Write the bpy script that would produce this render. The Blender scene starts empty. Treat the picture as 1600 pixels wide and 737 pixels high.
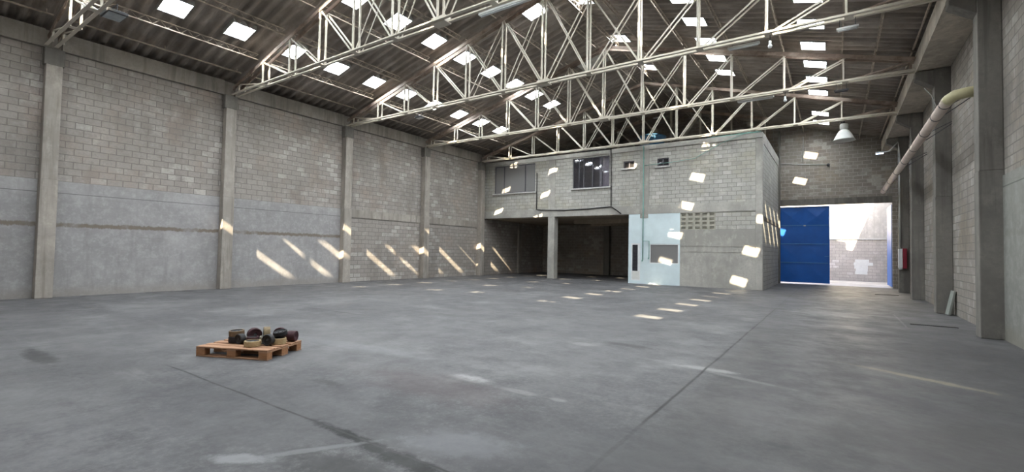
import bpy, math, random
from mathutils import Vector, Matrix
random.seed(7)
S = bpy.context.scene
COL = S.collection
R = math.radians

# ------------------------------------------------------------------ helpers
class MB:
    """collects shapes, links them as one mesh object"""
    def __init__(s): s.v = []; s.f = []
    def add(s, vs, fs):
        b = len(s.v); s.v += [tuple(v) for v in vs]; s.f += [tuple(i + b for i in f) for f in fs]; return s
    def box(s, x0, x1, y0, y1, z0, z1):
        vs = [(x, y, z) for z in (z0, z1) for y in (y0, y1) for x in (x0, x1)]
        return s.add(vs, [(0,2,3,1),(4,5,7,6),(0,1,5,4),(2,6,7,3),(0,4,6,2),(1,3,7,5)])
    def bar(s, p, q, w=.05, h=None, up=(0,0,1)):
        h = h or w; p = Vector(p); q = Vector(q); d = (q-p).normalized(); up = Vector(up)
        if abs(d.dot(up)) > .98: up = Vector((0,1,0))
        a = d.cross(up).normalized(); b = a.cross(d).normalized()
        vs = [c + a*i*w/2 + b*j*h/2 for c in (p, q) for i, j in ((-1,-1),(1,-1),(1,1),(-1,1))]
        return s.add(vs, [(0,1,2,3)[::-1],(4,5,6,7),(0,1,5,4),(1,2,6,5),(2,3,7,6),(3,0,4,7)])
    def angle(s, p, q, w=.06, t=.008, up=(0,0,1), flip=1):
        """an L-section steel angle: one flange upright, one flat"""
        p = Vector(p); q = Vector(q); d = (q-p).normalized(); up = Vector(up)
        if abs(d.dot(up)) > .98: up = Vector((0,1,0))
        a = d.cross(up).normalized()*flip; b = a.cross(d).normalized()*flip
        pr = [(0,0),(w,0),(w,t),(t,t),(t,w),(0,w)]
        vs = [c + a*i + b*j for c in (p, q) for i, j in pr]
        n = 6
        return s.add(vs, [tuple(range(n))[::-1], tuple(range(n, 2*n))] + [(i,(i+1)%n,n+(i+1)%n,n+i) for i in range(n)])
    def tube(s, pts, r=.02, n=8, close=True):
        pts = [Vector(p) for p in pts]; b = len(s.v); up = Vector((0,0,1))
        for k, p in enumerate(pts):
            d = (pts[min(k+1,len(pts)-1)] - pts[max(k-1,0)]).normalized()
            u = up if abs(d.dot(up)) < .95 else Vector((0,1,0))
            a = d.cross(u).normalized(); c = a.cross(d)
            rr = r[k] if isinstance(r, (list, tuple)) else r
            for i in range(n):
                t = 2*math.pi*i/n; s.v.append(tuple(p + (a*math.cos(t) + c*math.sin(t))*rr))
        for k in range(len(pts)-1):
            for i in range(n):
                s.f.append((b+k*n+i, b+k*n+(i+1)%n, b+(k+1)*n+(i+1)%n, b+(k+1)*n+i))
        if close:
            s.f.append(tuple(b+i for i in range(n))[::-1]); s.f.append(tuple(b+(len(pts)-1)*n+i for i in range(n)))
        return s
    def lathe(s, prof, c=(0,0,0), n=24, M=None):
        """prof: (radius, height) list turned about the local z axis"""
        b = len(s.v); c = Vector(c)
        for r, z in prof:
            for i in range(n):
                t = 2*math.pi*i/n; v = Vector((r*math.cos(t), r*math.sin(t), z))
                if M: v = M @ v
                s.v.append(tuple(v + c))
        m = len(prof)
        for k in range(m-1):
            for i in range(n):
                s.f.append((b+k*n+i, b+k*n+(i+1)%n, b+(k+1)*n+(i+1)%n, b+(k+1)*n+i))
        return s
    def build(s, name, mat, parent=None, smooth=False, bevel=0, local=None):
        me = bpy.data.meshes.new(name); 
        vs = s.v
        me.from_pydata(vs, [], s.f); me.update()
        if mat: me.materials.append(mat)
        if smooth:
            for p in me.polygons: p.use_smooth = True
        o = bpy.data.objects.new(name, me); COL.objects.link(o)
        if parent:
            o.parent = parent
        if bevel:
            m = o.modifiers.new('bevel', 'BEVEL'); m.width = bevel; m.segments = 2; m.limit_method = 'ANGLE'
        return o

def tag(o, label=None, cat=None, group=None, kind=None):
    if label: o['label'] = label
    if cat: o['category'] = cat
    if group: o['group'] = group
    if kind: o['kind'] = kind
    return o
def thing(name, label, cat, loc=(0,0,0), rz=0, group=None, kind=None):
    o = bpy.data.objects.new(name, None); COL.objects.link(o); o.empty_display_size = .2
    o.location = loc; o.rotation_euler = (0,0,rz)
    return tag(o, label, cat, group, kind)
def struct(name, mb, mat, label=None, **k):
    return tag(mb.build(name, mat, **k), label=label, kind='structure')
def copy_tree(o, parent=None):
    c = o.copy(); COL.objects.link(c)
    if parent: c.parent = parent
    for ch in list(o.children): copy_tree(ch, c)
    return c
ORD = ['first','second','third','fourth','fifth','sixth','seventh','eighth','ninth','tenth','eleventh','twelfth','thirteenth','fourteenth','fifteenth','sixteenth','seventeenth','eighteenth','nineteenth','twentieth']

# ------------------------------------------------------------------ node helpers
class NT:
    def __init__(s, name):
        s.m = bpy.data.materials.new(name); s.m.use_nodes = True; s.t = s.m.node_tree; s.t.nodes.clear()
        s.out = s.n('ShaderNodeOutputMaterial')
    def n(s, typ, **kw):
        o = s.t.nodes.new(typ)
        for k, v in kw.items(): setattr(o, k, v)
        return o
    def l(s, a, b): s.t.links.new(a, b)
    def set(s, sock, v):
        if hasattr(v, 'is_linked'): s.l(v, sock)
        else: sock.default_value = v
    def pos(s): return s.n('ShaderNodeNewGeometry').outputs['Position']
    def math(s, op, a, b=None, c=None, clamp=False):
        o = s.n('ShaderNodeMath', operation=op, use_clamp=clamp); s.set(o.inputs[0], a)
        if b is not None: s.set(o.inputs[1], b)
        if c is not None: s.set(o.inputs[2], c)
        return o.outputs[0]
    def vmath(s, op, a, b):
        o = s.n('ShaderNodeVectorMath', operation=op); s.set(o.inputs[0], a); s.set(o.inputs[1], b); return o
    def noise(s, vec, scale, detail=4, rough=.6, w=None):
        o = s.n('ShaderNodeTexNoise'); s.l(vec, o.inputs['Vector']); o.inputs['Scale'].default_value = scale
        o.inputs['Detail'].default_value = detail; o.inputs['Roughness'].default_value = rough
        return o.outputs['Fac']
    def ramp(s, fac, stops):
        o = s.n('ShaderNodeValToRGB'); s.l(fac, o.inputs['Fac']); e = o.color_ramp.elements
        while len(e) < len(stops): e.new(.5)
        for i, (p, c) in enumerate(stops): e[i].position = p; e[i].color = (*c, 1) if len(c) == 3 else c
        return o.outputs['Color']
    def mapr(s, v, a, b, c=0., d=1., smooth=True):
        o = s.n('ShaderNodeMapRange'); o.interpolation_type = 'SMOOTHSTEP' if smooth else 'LINEAR'
        s.set(o.inputs['Value'], v)
        for k, x in (('From Min',a),('From Max',b),('To Min',c),('To Max',d)): o.inputs[k].default_value = x
        return o.outputs['Result']
    def mix(s, fac, a, b, mode='MIX'):
        o = s.n('ShaderNodeMix', data_type='RGBA', blend_type=mode)
        s.set(o.inputs[0], fac); 
        for i, v in ((6,a),(7,b)):
            if isinstance(v, tuple): v = (*v, 1) if len(v) == 3 else v
            s.set(o.inputs[i], v)
        return o.outputs[2]
    def sep(s, v):
        o = s.n('ShaderNodeSeparateXYZ'); s.l(v, o.inputs[0]); return o.outputs
    def comb(s, x, y, z=0.):
        o = s.n('ShaderNodeCombineXYZ')
        for i, v in enumerate((x,y,z)): s.set(o.inputs[i], v)
        return o.outputs[0]
    def principled(s, color, rough=.8, metal=0., spec=.3, bump=None, bstr=.3, bdist=.01):
        p = s.n('ShaderNodeBsdfPrincipled')
        if isinstance(color, tuple): color = (*color, 1) if len(color) == 3 else color
        s.set(p.inputs['Base Color'], color); s.set(p.inputs['Roughness'], rough); s.set(p.inputs['Metallic'], metal)
        p.inputs['Specular IOR Level'].default_value = spec
        if bump is not None:
            b = s.n('ShaderNodeBump'); b.inputs['Strength'].default_value = bstr; b.inputs['Distance'].default_value = bdist
            s.l(bump, b.inputs['Height']); s.l(b.outputs[0], p.inputs['Normal'])
        s.l(p.outputs[0], s.out.inputs['Surface']); return p

def simple(name, col, rough=.7, metal=0., var=.15, scale=6, spec=.3):
    t = NT(name); p = t.pos(); f = t.noise(p, scale)
    c = t.ramp(f, [(.3, tuple(x*(1-var) for x in col)), (.7, tuple(min(1,x*(1+var)) for x in col))])
    t.principled(c, rough, metal, spec); return t.m

def concrete(name, col, dark=None, streak=.35, scale=1.0, rough=.9):
    t = NT(name); p = t.pos()
    big = t.noise(p, .55*scale, 6, .65); fine = t.noise(p, 9*scale, 5, .7)
    st = t.noise(t.vmath('MULTIPLY', p, (5,5,.35)).outputs[0], 1.0, 4, .6)
    d = dark or tuple(x*.55 for x in col)
    mid = t.noise(t.vmath('MULTIPLY', p, (1,1,.6)).outputs[0], 2.6*scale, 7, .72)
    c = t.mix(t.mapr(big, .38, .62), d if dark else tuple(x*.72 for x in col), col)
    c = t.mix(t.mapr(mid, .50, .66, 0, .45), c, (col[0]*1.3, col[1]*1.3, col[2]*1.28))
    c = t.mix(t.mapr(st, .48, .66, 0, streak), c, tuple(x*.42 for x in col))
    c = t.mix(t.mapr(fine, .42, .66, 0, .4), c, tuple(min(1,x*.72) for x in col))
    t.principled(c, rough, 0, .2, fine, .25, .006); return t.m

def block_wall(name, axis, c1, c2, mortar, bw=.405, bh=.202, msize=.013, stain=.4, light=None, warm=None, extra=None):
    """concrete block masonry; axis 0: wall runs along x, 1: along y"""
    t = NT(name); p = t.pos(); x, y, z = t.sep(p)
    wob = t.noise(p, 2.2, 2)
    u = t.math('ADD', (x, y)[axis], t.math('MULTIPLY', wob, .02)); w = t.math('ADD', z, t.math('MULTIPLY', wob, .02))
    v = t.comb(u, w)
    def brick(a, b, m, bias=0.):
        o = t.n('ShaderNodeTexBrick'); t.l(v, o.inputs['Vector'])
        for k, q in (('Color1', a), ('Color2', b), ('Mortar', m)): o.inputs[k].default_value = (*q, 1)
        o.inputs['Scale'].default_value = 1; o.inputs['Mortar Size'].default_value = msize; o.inputs['Mortar Smooth'].default_value = .3
        o.inputs['Bias'].default_value = bias; o.inputs['Brick Width'].default_value = bw; o.inputs['Row Height'].default_value = bh
        return o
    br = brick(c1, c2, mortar)
    c = br.outputs['Color']
    rnd = brick((0,0,0), (1,1,1), (.5,.5,.5)).outputs['Color']        # per-block random grey
    patch = t.noise(p, .45, 5, .7)
    if light:   # scattered paler blocks where the patch noise is high
        hi = t.math('MULTIPLY', t.mapr(rnd, .70, .78), t.mapr(patch, .42, .58))
        c = t.mix(t.math('MULTIPLY', hi, .8), c, light)
    if warm:
        wn = t.noise(t.vmath('ADD', p, (31, 7, 3)).outputs[0], .6, 4, .6)
        c = t.mix(t.mapr(wn, .5, .68, 0, .6), c, warm)
    mo = t.math('MULTIPLY', br.outputs['Fac'], t.mapr(patch, .3, .62, 1., .35))   # some areas smeared with mortar
    fine = t.noise(p, 14, 5, .7)
    c = t.mix(t.mapr(rnd, .0, .35, .35, 0), c, tuple(q*.62 for q in c2))
    c = t.mix(t.mapr(fine, .42, .7, 0, .4), c, tuple(q*.62 for q in c1))
    blot = t.noise(t.vmath('ADD', p, (5, 17, 41)).outputs[0], 1.5, 7, .75)
    c = t.mix(t.mapr(blot, .54, .68, 0, .5), c, tuple(min(1, q*1.35) for q in c1))
    c = t.mix(t.mapr(blot, .32, .46, .45, 0), c, tuple(q*.6 for q in c1))
    c = t.mix(t.mapr(t.noise(t.vmath('MULTIPLY', p, (1.2,1.2,.5)).outputs[0], .8, 6, .65), .48, .68, 0, stain), c, tuple(q*.45 for q in c1))
    c = t.mix(mo, c, mortar)
    hgt = t.math('SUBTRACT', t.math('MULTIPLY', fine, .25), br.outputs['Fac'])
    t.principled(c, .92, 0, .15, hgt, .55, .012); return t.m

# ------------------------------------------------------------------ materials
M = {}
M['wall_left'] = block_wall('left_blockwork', 1, (.37,.335,.305), (.305,.275,.25), (.205,.185,.17), light=(.50,.465,.435), warm=(.36,.285,.24))
M['wall_right'] = block_wall('right_blockwork', 1, (.33,.30,.27), (.265,.24,.215), (.18,.165,.15), stain=.6, light=(.42,.39,.36), warm=(.28,.235,.18))
M['wall_office'] = block_wall('office_blockwork', 0, (.475,.46,.42), (.40,.39,.36), (.25,.242,.225), stain=.22, light=(.58,.57,.54), warm=(.40,.37,.28))
M['wall_office_side'] = block_wall('office_side_blockwork', 1, (.44,.43,.40), (.36,.355,.33), (.23,.225,.21), stain=.25)
M['wall_back'] = block_wall('back_blockwork', 0, (.34,.31,.275), (.235,.205,.18), (.42,.39,.36), light=(.5,.47,.43), warm=(.36,.29,.22))
M['wall_yard'] = block_wall('yard_blockwork', 0, (.58,.55,.53), (.47,.44,.43), (.36,.34,.33), light=(.75,.73,.74))
M['wall_rear'] = block_wall('rear_blockwork', 0, (.36,.33,.29), (.29,.26,.23), (.2,.18,.16))
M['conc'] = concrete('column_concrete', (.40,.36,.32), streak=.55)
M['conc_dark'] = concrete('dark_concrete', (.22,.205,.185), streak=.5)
M['conc_office'] = concrete('office_concrete', (.44,.425,.39), streak=.12)
M['conc_beam'] = concrete('beam_concrete', (.33,.30,.265), streak=.55)
M['conc_pale'] = concrete('pale_beam_concrete', (.52,.47,.40), streak=.4)
M['conc_yard'] = concrete('yard_concrete', (.62,.60,.58), streak=.3)
M['slab'] = concrete('slab_underside', (.34,.28,.215))
def plaster(run=.85, tint=None):
    t = NT('grey_plaster'); p = t.pos(); x, y, z = t.sep(p)
    big = t.noise(p, .5, 6, .65); fine = t.noise(p, 7, 6, .7)
    c = t.mix(t.mapr(big, .35, .65), (.28,.268,.268), (.36,.345,.342))
    c = t.mix(t.mapr(fine, .42, .68, 0, .4), c, (.47,.46,.455))
    c = t.mix(t.mapr(t.noise(t.vmath('ADD', p, (9,9,2)).outputs[0], 1.7, 7, .72), .5, .66, 0, .45), c, (.25,.24,.24))
    st = t.noise(t.vmath('MULTIPLY', p, (4,4,.5)).outputs[0], 1., 5, .65)
    c = t.mix(t.mapr(st, .5, .75, 0, .4), c, (.20,.19,.185))
    hz = t.noise(t.vmath('MULTIPLY', p, (1.2,1.2,9.)).outputs[0], 1., 3, .5)
    c = t.mix(t.mapr(hz, .58, .72, 0, .25), c, (.22,.21,.2))
    # brown run of spilt mortar half way up
    zz = t.math('ADD', z, t.math('MULTIPLY', t.math('SUBTRACT', t.noise(t.vmath('MULTIPLY', p, (3,3,1)).outputs[0], 1.6, 6, .75), .5), .22))
    d = t.math('ABSOLUTE', t.math('SUBTRACT', zz, 2.13))
    band = t.math('MULTIPLY', t.mapr(d, .035, .085, 1, 0), t.mapr(t.noise(p, 1.3, 4), .3, .5, .35, 1))
    c = t.mix(t.math('MULTIPLY', band, run), c, (.17,.135,.105))
    d2 = t.math('ABSOLUTE', t.math('SUBTRACT', z, 3.065))
    c = t.mix(t.mapr(d2, .006, .018, .7, 0), c, (.12,.115,.115))
    low = t.mapr(t.math('ADD', z, t.math('MULTIPLY', big, .5)), .3, .65, .5, 0)
    c = t.mix(low, c, (.27,.24,.21))
    if tint: c = t.mix(1., c, tint, 'MULTIPLY')
    t.principled(c, .9, 0, .2, fine, .25, .006); return t.m
M['plaster'] = plaster(); M['plaster_plain'] = plaster(.12, (.72,.74,.68))

def floor_mat():
    t = NT('worn_concrete_floor'); p = t.pos(); x, y, z = t.sep(p)
    big = t.noise(p, .35, 7, .65); mid = t.noise(t.vmath('ADD', p, (11, 5, 0)).outputs[0], 1.3, 6, .7); fine = t.noise(p, 18, 5, .75)
    c = t.mix(t.mapr(big, .36, .66), (.072,.070,.073), (.122,.119,.121))
    c = t.mix(t.mapr(mid, .47, .68, 0, .5), c, (.056,.052,.056))
    c = t.mix(t.mapr(t.noise(t.vmath('ADD', p, (3, 55, 0)).outputs[0], .7, 6, .7), .52, .68, 0, .65), c, (.165,.163,.163))
    c = t.mix(t.mapr(fine, .42, .68, 0, .4), c, (.155,.153,.152))
    sc = t.noise(t.vmath('MULTIPLY', p, (.5, 3.2, 1)).outputs[0], 1.2, 6, .75)
    c = t.mix(t.mapr(sc, .55, .68, 0, .5), c, (.165,.162,.16))
    # the browner, dirtier pour on the gate side of the saw cut
    edge = t.math('ADD', x, t.math('MULTIPLY', t.math('SUBTRACT', big, .5), 1.2))
    c = t.mix(t.math('MULTIPLY', t.mapr(edge, -1.7, -1.2, 0, .6), t.mapr(y, 9, 17, 1, .15)), c, (.046,.043,.042))
    wob = t.math('MULTIPLY', t.math('SUBTRACT', t.noise(p, 4.5, 8, .8), .5), 2.6)
    def blob(cx, cy, rx, ry, col, amt, ang=0.):
        nonlocal c
        ca, sa = math.cos(ang), math.sin(ang)
        dx = t.math('SUBTRACT', x, cx); dy = t.math('SUBTRACT', y, cy)
        a = t.math('DIVIDE', t.math('ADD', t.math('MULTIPLY', dx, ca), t.math('MULTIPLY', dy, sa)), rx)
        b = t.math('DIVIDE', t.math('SUBTRACT', t.math('MULTIPLY', dy, ca), t.math('MULTIPLY', dx, sa)), ry)
        d = t.math('SQRT', t.math('ADD', t.math('MULTIPLY', a, a), t.math('MULTIPLY', b, b)))
        d = t.math('ADD', d, wob)
        c = t.mix(t.mapr(d, .45, 1.15, amt, 0), c, col)
    blob(-4.5, 2.6, 2.6, 1.5, (.056,.055,.059), .6)             # floor darkened towards the camera, light falloff put into the colour
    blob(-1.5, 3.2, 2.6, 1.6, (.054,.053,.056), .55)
    blob(-3.0, 2.15, .55, .28, (.032,.031,.031), .8)
    blob(-3.35, 2.56, .75, .075, (.010,.010,.010), 1., -.03)      # oil-dark run along the joint
    blob(-2.7, 2.52, .55, .12, (.010,.010,.010), 1., -.03)
    blob(-3.74, 4.58, .36, .13, (.34,.335,.33), .6)            # pale scuffs
    blob(-2.98, 4.5, .28, .08, (.26,.256,.25), .4)
    blob(-2.45, 4.52, .12, .06, (.26,.256,.25), .45)
    blob(-2.55, 3.0, .6, .3, (.16,.16,.168), .55, .3)
    blob(-3.72, 1.78, .3, .10, (.24,.24,.245), .75, .6)
    blob(-3.42, 2.2, .6, .045, (.17,.17,.175), .6, 1.0)
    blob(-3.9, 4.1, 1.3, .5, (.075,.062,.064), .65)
    blob(-1.5, 7.0, .45, .12, (.25,.245,.24), .7)
    blob(-1.0, 6.75, .6, .07, (.20,.196,.19), .4, -.25)
    blob(-2.95, 7.9, .55, .14, (.05,.048,.048), .8)
    blob(-3.6, 7.5, .35, .15, (.22,.215,.21), .6)
    blob(-9.2, 1.7, .9, .16, (.035,.034,.034), .8)
    blob(-5.0, 3.4, .28, .10, (.04,.038,.038), .8)
    blob(-.2, 16.0, 1.1, .8, (.21,.205,.20), .6)
    blob(-3.9, 12.6, 2.2, .12, (.07,.068,.068), .5)
    blob(1.4, 5.6, 1.8, .9, (.075,.07,.068), .6, .3)
    blob(.95, 8.3, .9, .10, (.24,.205,.14), .55, -.5)
    blob(-.4, 4.6, .25, .05, (.05,.05,.05), .8)
    blob(-8.4, 8.6, 2.2, .18, (.075,.072,.072), .65, .12)
    blob(-5.6, 6.2, 1.4, .35, (.08,.075,.08), .5, .3)
    blob(-6.4, 4.9, 1.6, .25, (.18,.18,.185), .45, .1)
    def line(ax, cc, lo, hi, half=.016, amt=1., col=(.025,.024,.024), wv=.06):
        nonlocal c
        a, b = (x, y) if ax == 0 else (y, x)
        cc2 = t.math('ADD', a, t.math('MULTIPLY', t.math('SUBTRACT', t.noise(t.comb(b, 0., 0.), .8, 3), .5), wv))
        d = t.math('ABSOLUTE', t.math('SUBTRACT', cc2, cc))
        m = t.math('MULTIPLY', t.mapr(d, half*.5, half*1.6, amt, 0), t.math('MULTIPLY', t.mapr(b, lo-.05, lo+.3), t.mapr(b, hi-.3, hi+.05, 1, 0)))
        m = t.math('MULTIPLY', m, t.mapr(t.noise(p, 2.0, 3), .25, .5, .45, 1))
        c = t.mix(m, c, col)
    line(0, -1.5, 4.25, 16.2, .013, 1.)
    line(0, -1.5, 2.4, 31, .02, .35)                                  # long saw cut down the hall
    line(1, 2.58, -7.4, -1.5, .012, 1.)
    line(1, 7.25, -11.6, -9.2, .03, .7)
    line(1, 6.9, -9.6, -7.6, .02, .4)
    line(1, 16.05, -6, 2.8, .02, .4)
    line(0, -9.6, 8, 31, .016, .3)
    line(1, 12.3, -17, -4, .02, .3)
    line(0, 1.35, 14.0, 17.3, .02, .5, (.22,.215,.21))
    line(1, 17.2, 1.3, 2.8, .03, .5, (.22,.215,.21))
    line(1, 24.3, -2.7, 2.6, .03, .35)
    rough = t.mapr(mid, .3, .7, .45, .7)
    t.principled(c, rough, 0, .32, fine, .12, .004); return t.m
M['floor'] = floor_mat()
M['yard_floor'] = concrete('yard_floor', (.60,.58,.58), streak=.1)
def steel():
    t = NT('cream_painted_steel'); p = t.pos()
    n = t.noise(p, 2.5, 6, .7)
    c = t.mix(t.mapr(n, .56, .72, 0, .7), (.53,.485,.41), (.28,.19,.135))
    t.principled(c, .5, 0, .4); return t.m
M['steel'] = steel()
def rust_and_shade():
    t = NT('red_oxide_shade_steel'); p = t.pos(); n = t.noise(p, 1.6, 6, .7)
    c = t.mix(t.mapr(n, .4, .62), (.20,.145,.115), (.36,.29,.24))
    t.principled(c, .65, 0, .3); return t.m
M['rust_and_shade'] = rust_and_shade()
M['purlin'] = simple('dusty_purlin_steel', (.38,.32,.26), .6, var=.3)
def roofm():
    t = NT('fibre_cement_sheet'); p = t.pos()
    n = t.noise(p, .5, 6, .65); f = t.noise(t.vmath('MULTIPLY', p, (1.2, 8, 1)).outputs[0], 1.5, 5, .7)
    c = t.mix(t.mapr(n, .36, .66), (.27,.235,.205), (.42,.375,.335))
    c = t.mix(t.mapr(f, .45, .7, 0, .5), c, (.19,.165,.15))
    t.principled(c, .95, 0, .1); return t.m
M['roof'] = roofm()
def pane():
    t = NT('daylit_rooflight_glazing'); p = t.pos()
    n = t.noise(p, 5.5, 3, .6)
    tr = t.n('ShaderNodeBsdfTransparent'); tr.inputs[0].default_value = (.9,.9,.9,1)
    em = t.n('ShaderNodeEmission')
    t.l(t.ramp(n, [(.3, (.78,.89,.97)), (.6, (.93,.98,1.))]), em.inputs[0]); em.inputs[1].default_value = PANE
    a = t.n('ShaderNodeAddShader'); t.l(tr.outputs[0], a.inputs[0]); t.l(em.outputs[0], a.inputs[1])
    t.l(a.outputs[0], t.out.inputs['Surface']); return t.m
PANE = 27.0
M['pane'] = pane()
M['curb'] = simple('skylight_frame', (.42,.42,.40), .6)
def glass(name, tint, film, filmcol):
    t = NT(name)
    tr = t.n('ShaderNodeBsdfTransparent'); tr.inputs[0].default_value = (*tint, 1)
    df = t.n('ShaderNodeBsdfDiffuse'); df.inputs[0].default_value = (*filmcol, 1)
    gl = t.n('ShaderNodeBsdfGlossy'); gl.inputs[0].default_value = (.9,.9,.95,1); gl.inputs['Roughness'].default_value = .03
    m1 = t.n('ShaderNodeMixShader'); m1.inputs[0].default_value = film; t.l(tr.outputs[0], m1.inputs[1]); t.l(df.outputs[0], m1.inputs[2])
    fr = t.n('ShaderNodeFresnel'); fr.inputs[0].default_value = 1.25 if 'dark' in name else 1.65
    m2 = t.n('ShaderNodeMixShader'); t.l(fr.outputs[0], m2.inputs[0]); t.l(m1.outputs[0], m2.inputs[1]); t.l(gl.outputs[0], m2.inputs[2])
    t.l(m2.outputs[0], t.out.inputs['Surface']); return t.m
M['glass'] = glass('office_glass', (.9,.9,.95), .12, (.20,.19,.22))
M['glass_dark'] = glass('dark_glass', (.3,.3,.3), .85, (.035,.033,.033))
M['glass_grey'] = glass('grey_glass', (.5,.5,.5), .8, (.26,.255,.25))
M['alu'] = simple('aluminium_frame', (.55,.55,.55), .45, .4, .08)
M['alu_dark'] = simple('dark_window_frame', (.10,.095,.11), .5, .2, .1)
M['sill'] = simple('pale_sill', (.55,.54,.52), .7)
M['pale_blue'] = simple('pale_blue_paint', (.62,.72,.75), .55, var=.07, scale=1.5)
M['white'] = simple('white_paint', (.72,.74,.75), .5, var=.06)
M['curtain'] = simple('pale_curtain', (.80,.76,.75), .9)
M['brown_panel'] = simple('brown_door', (.16,.12,.11), .7)
M['room'] = simple('office_room_paint', (.42,.40,.42), .9, var=.06, scale=1)
M['black'] = simple('black_rubber', (.022,.02,.022), .6, var=.3, scale=20)
M['dark'] = simple('dark_grey_metal', (.06,.06,.065), .5, var=.2)
M['lightgrey'] = simple('light_grey_plastic', (.62,.62,.60), .5, var=.06)
M['pvc'] = simple('beige_pvc', (.66,.56,.49), .5, var=.12, scale=3)
M['pvc_yellow'] = simple('yellowed_pvc', (.50,.46,.28), .5, var=.12, scale=5)
M['green'] = simple('teal_green_pipe_paint', (.22,.40,.36), .5, var=.12)
M['blue'] = simple('blue_gate_paint', (.006,.10,.42), .42, var=.12, scale=1.5, spec=.5)
M['blue_line'] = simple('lighter_blue_rail_paint', (.06,.20,.46), .4, var=.08, spec=.5)
M['tank'] = simple('blue_water_tank', (.03,.09,.16), .5)
M['red'] = simple('red_enamel', (.22,.02,.035), .4, var=.1)
M['board'] = simple('grey_board', (.25,.265,.24), .7, var=.1)
M['grate'] = simple('dark_drain_iron', (.035,.033,.03), .7)
def wood(name, a, b):
    t = NT(name); p = t.n('ShaderNodeTexCoord').outputs['Object']
    n = t.noise(t.vmath('MULTIPLY', p, (3, 30, 30)).outputs[0], 1.6, 5, .65)
    t.principled(t.ramp(n, [(.3, a), (.7, b)]), .75, 0, .25, n, .15, .003); return t.m
M['wood'] = wood('pallet_pine', (.25,.125,.07), (.46,.27,.165))
M['wood_block'] = wood('pallet_block_wood', (.27,.12,.055), (.42,.215,.11))
M['tan'] = wood('tan_tread', (.28,.20,.10), (.44,.33,.19))
M['brown'] = simple('brown_tread', (.15,.10,.06), .8, var=.3, scale=20)
M['maroon'] = simple('dark_maroon_rubber', (.055,.022,.026), .7, var=.3, scale=20)
M['greytan'] = simple('grey_tan_tread', (.30,.27,.22), .8, var=.2, scale=20)
M['brown_tan'] = simple('brown_tan_tread', (.20,.15,.09), .8, var=.25, scale=20)
M['charcoal'] = simple('charcoal_rubber', (.03,.028,.028), .7, var=.3, scale=20)
def tube_mat(name, s):
    t = NT(name); e = t.n('ShaderNodeEmission'); e.inputs[0].default_value = (.62,.72,1,1); e.inputs[1].default_value = s
    t.l(e.outputs[0], t.out.inputs['Surface']); return t.m
M['led'] = tube_mat('lit_led_lens', 9.)

# ------------------------------------------------------------------ key dimensions (metres)
XL, XR = -18.95, 2.80            # wall faces
XC, XRC = -18.61, 2.42           # column faces
YB, YF = 31.7, 24.2              # gate wall, office front
YR = -1.9                        # wall behind
RIDGE_X, RIDGE_Z, SL = -8.1, 10.78, .27
def roof_z(x): return RIDGE_Z - SL*abs(x - RIDGE_X)
TY = [3.28 + 5.03*k for k in range(5)]

# ------------------------------------------------------------------ floor, walls
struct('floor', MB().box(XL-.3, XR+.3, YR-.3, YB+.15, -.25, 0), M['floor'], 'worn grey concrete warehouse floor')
yard = struct('floor_yard', MB().box(-6, 3.1, YB+.15, 39.6, -.25, -.02), M['yard_floor'], 'bright concrete ground outside the gate')

struct('wall_left', MB().box(XL-.3, XL, YR, YB, 0, 7.27), M['wall_left'], 'long concrete block wall with columns')
struct('wall_left_plaster', MB().box(XL, XL+.035, YR, 13.33, 0, 3.42), M['plaster'], 'grey plastered lower part of the long block wall')
for n, (y0, y1) in enumerate(((YR, 3.28), (3.66, 8.13), (8.52, 13.33), (13.73, 18.43), (18.83, 23.42), (23.82, YB))):
    struct('trim_%d' % (n+1), MB().box(XL, XL+.10, y0, y1, 7.27, 7.80), M['conc_beam'], 'concrete ring beam along the wall top')
struct('trim_7', MB().box(XL-.3, XL, YR, YB, 7.27, 7.80), M['conc_beam'])
for n, (y0, y1) in enumerate(((13.73, 18.43), (18.83, 23.42))):
    struct('trim_%d' % (8+n), MB().box(XL, XL+.03, y0, y1, 3.06, 3.44), M['conc'], 'concrete band half way up the block wall')

# left columns
colL = [(-1.75,-1.35), (3.28,3.66), (8.13,8.52), (13.33,13.73), (18.43,18.83), (23.42,23.82)]
wherL = ['behind the camera', 'nearest the camera, at the picture edge', 'second from the camera', 'third from the camera, where the plaster ends', 'fourth from the camera', 'at the corner of the office block']
for k, (y0, y1) in enumerate(colL):
    c = thing('concrete_column', 'concrete column on the long wall, ' + wherL[k], 'column', (XC, (y0+y1)/2, 0), group='columns on the long block wall', kind='thing')
    w = (y1-y0)/2; d = XL + .001 - XC + .035*(y1 < 13.4)
    mb = MB(); mb.box(d, 0, -w, w, 0, 3.42); mb.build('lower_shaft', M['conc'], c, bevel=.015)
    mb = MB(); mb.box(d, -.03, -w+.01, w-.01, 3.42, 6.74); mb.build('upper_shaft', M['conc'], c, bevel=.015)
    mb = MB(); mb.box(d, -.06, -w-.03, w+.03, 6.74, 7.24); mb.build('capital', M['conc_dark'], c, bevel=.02)
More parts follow.
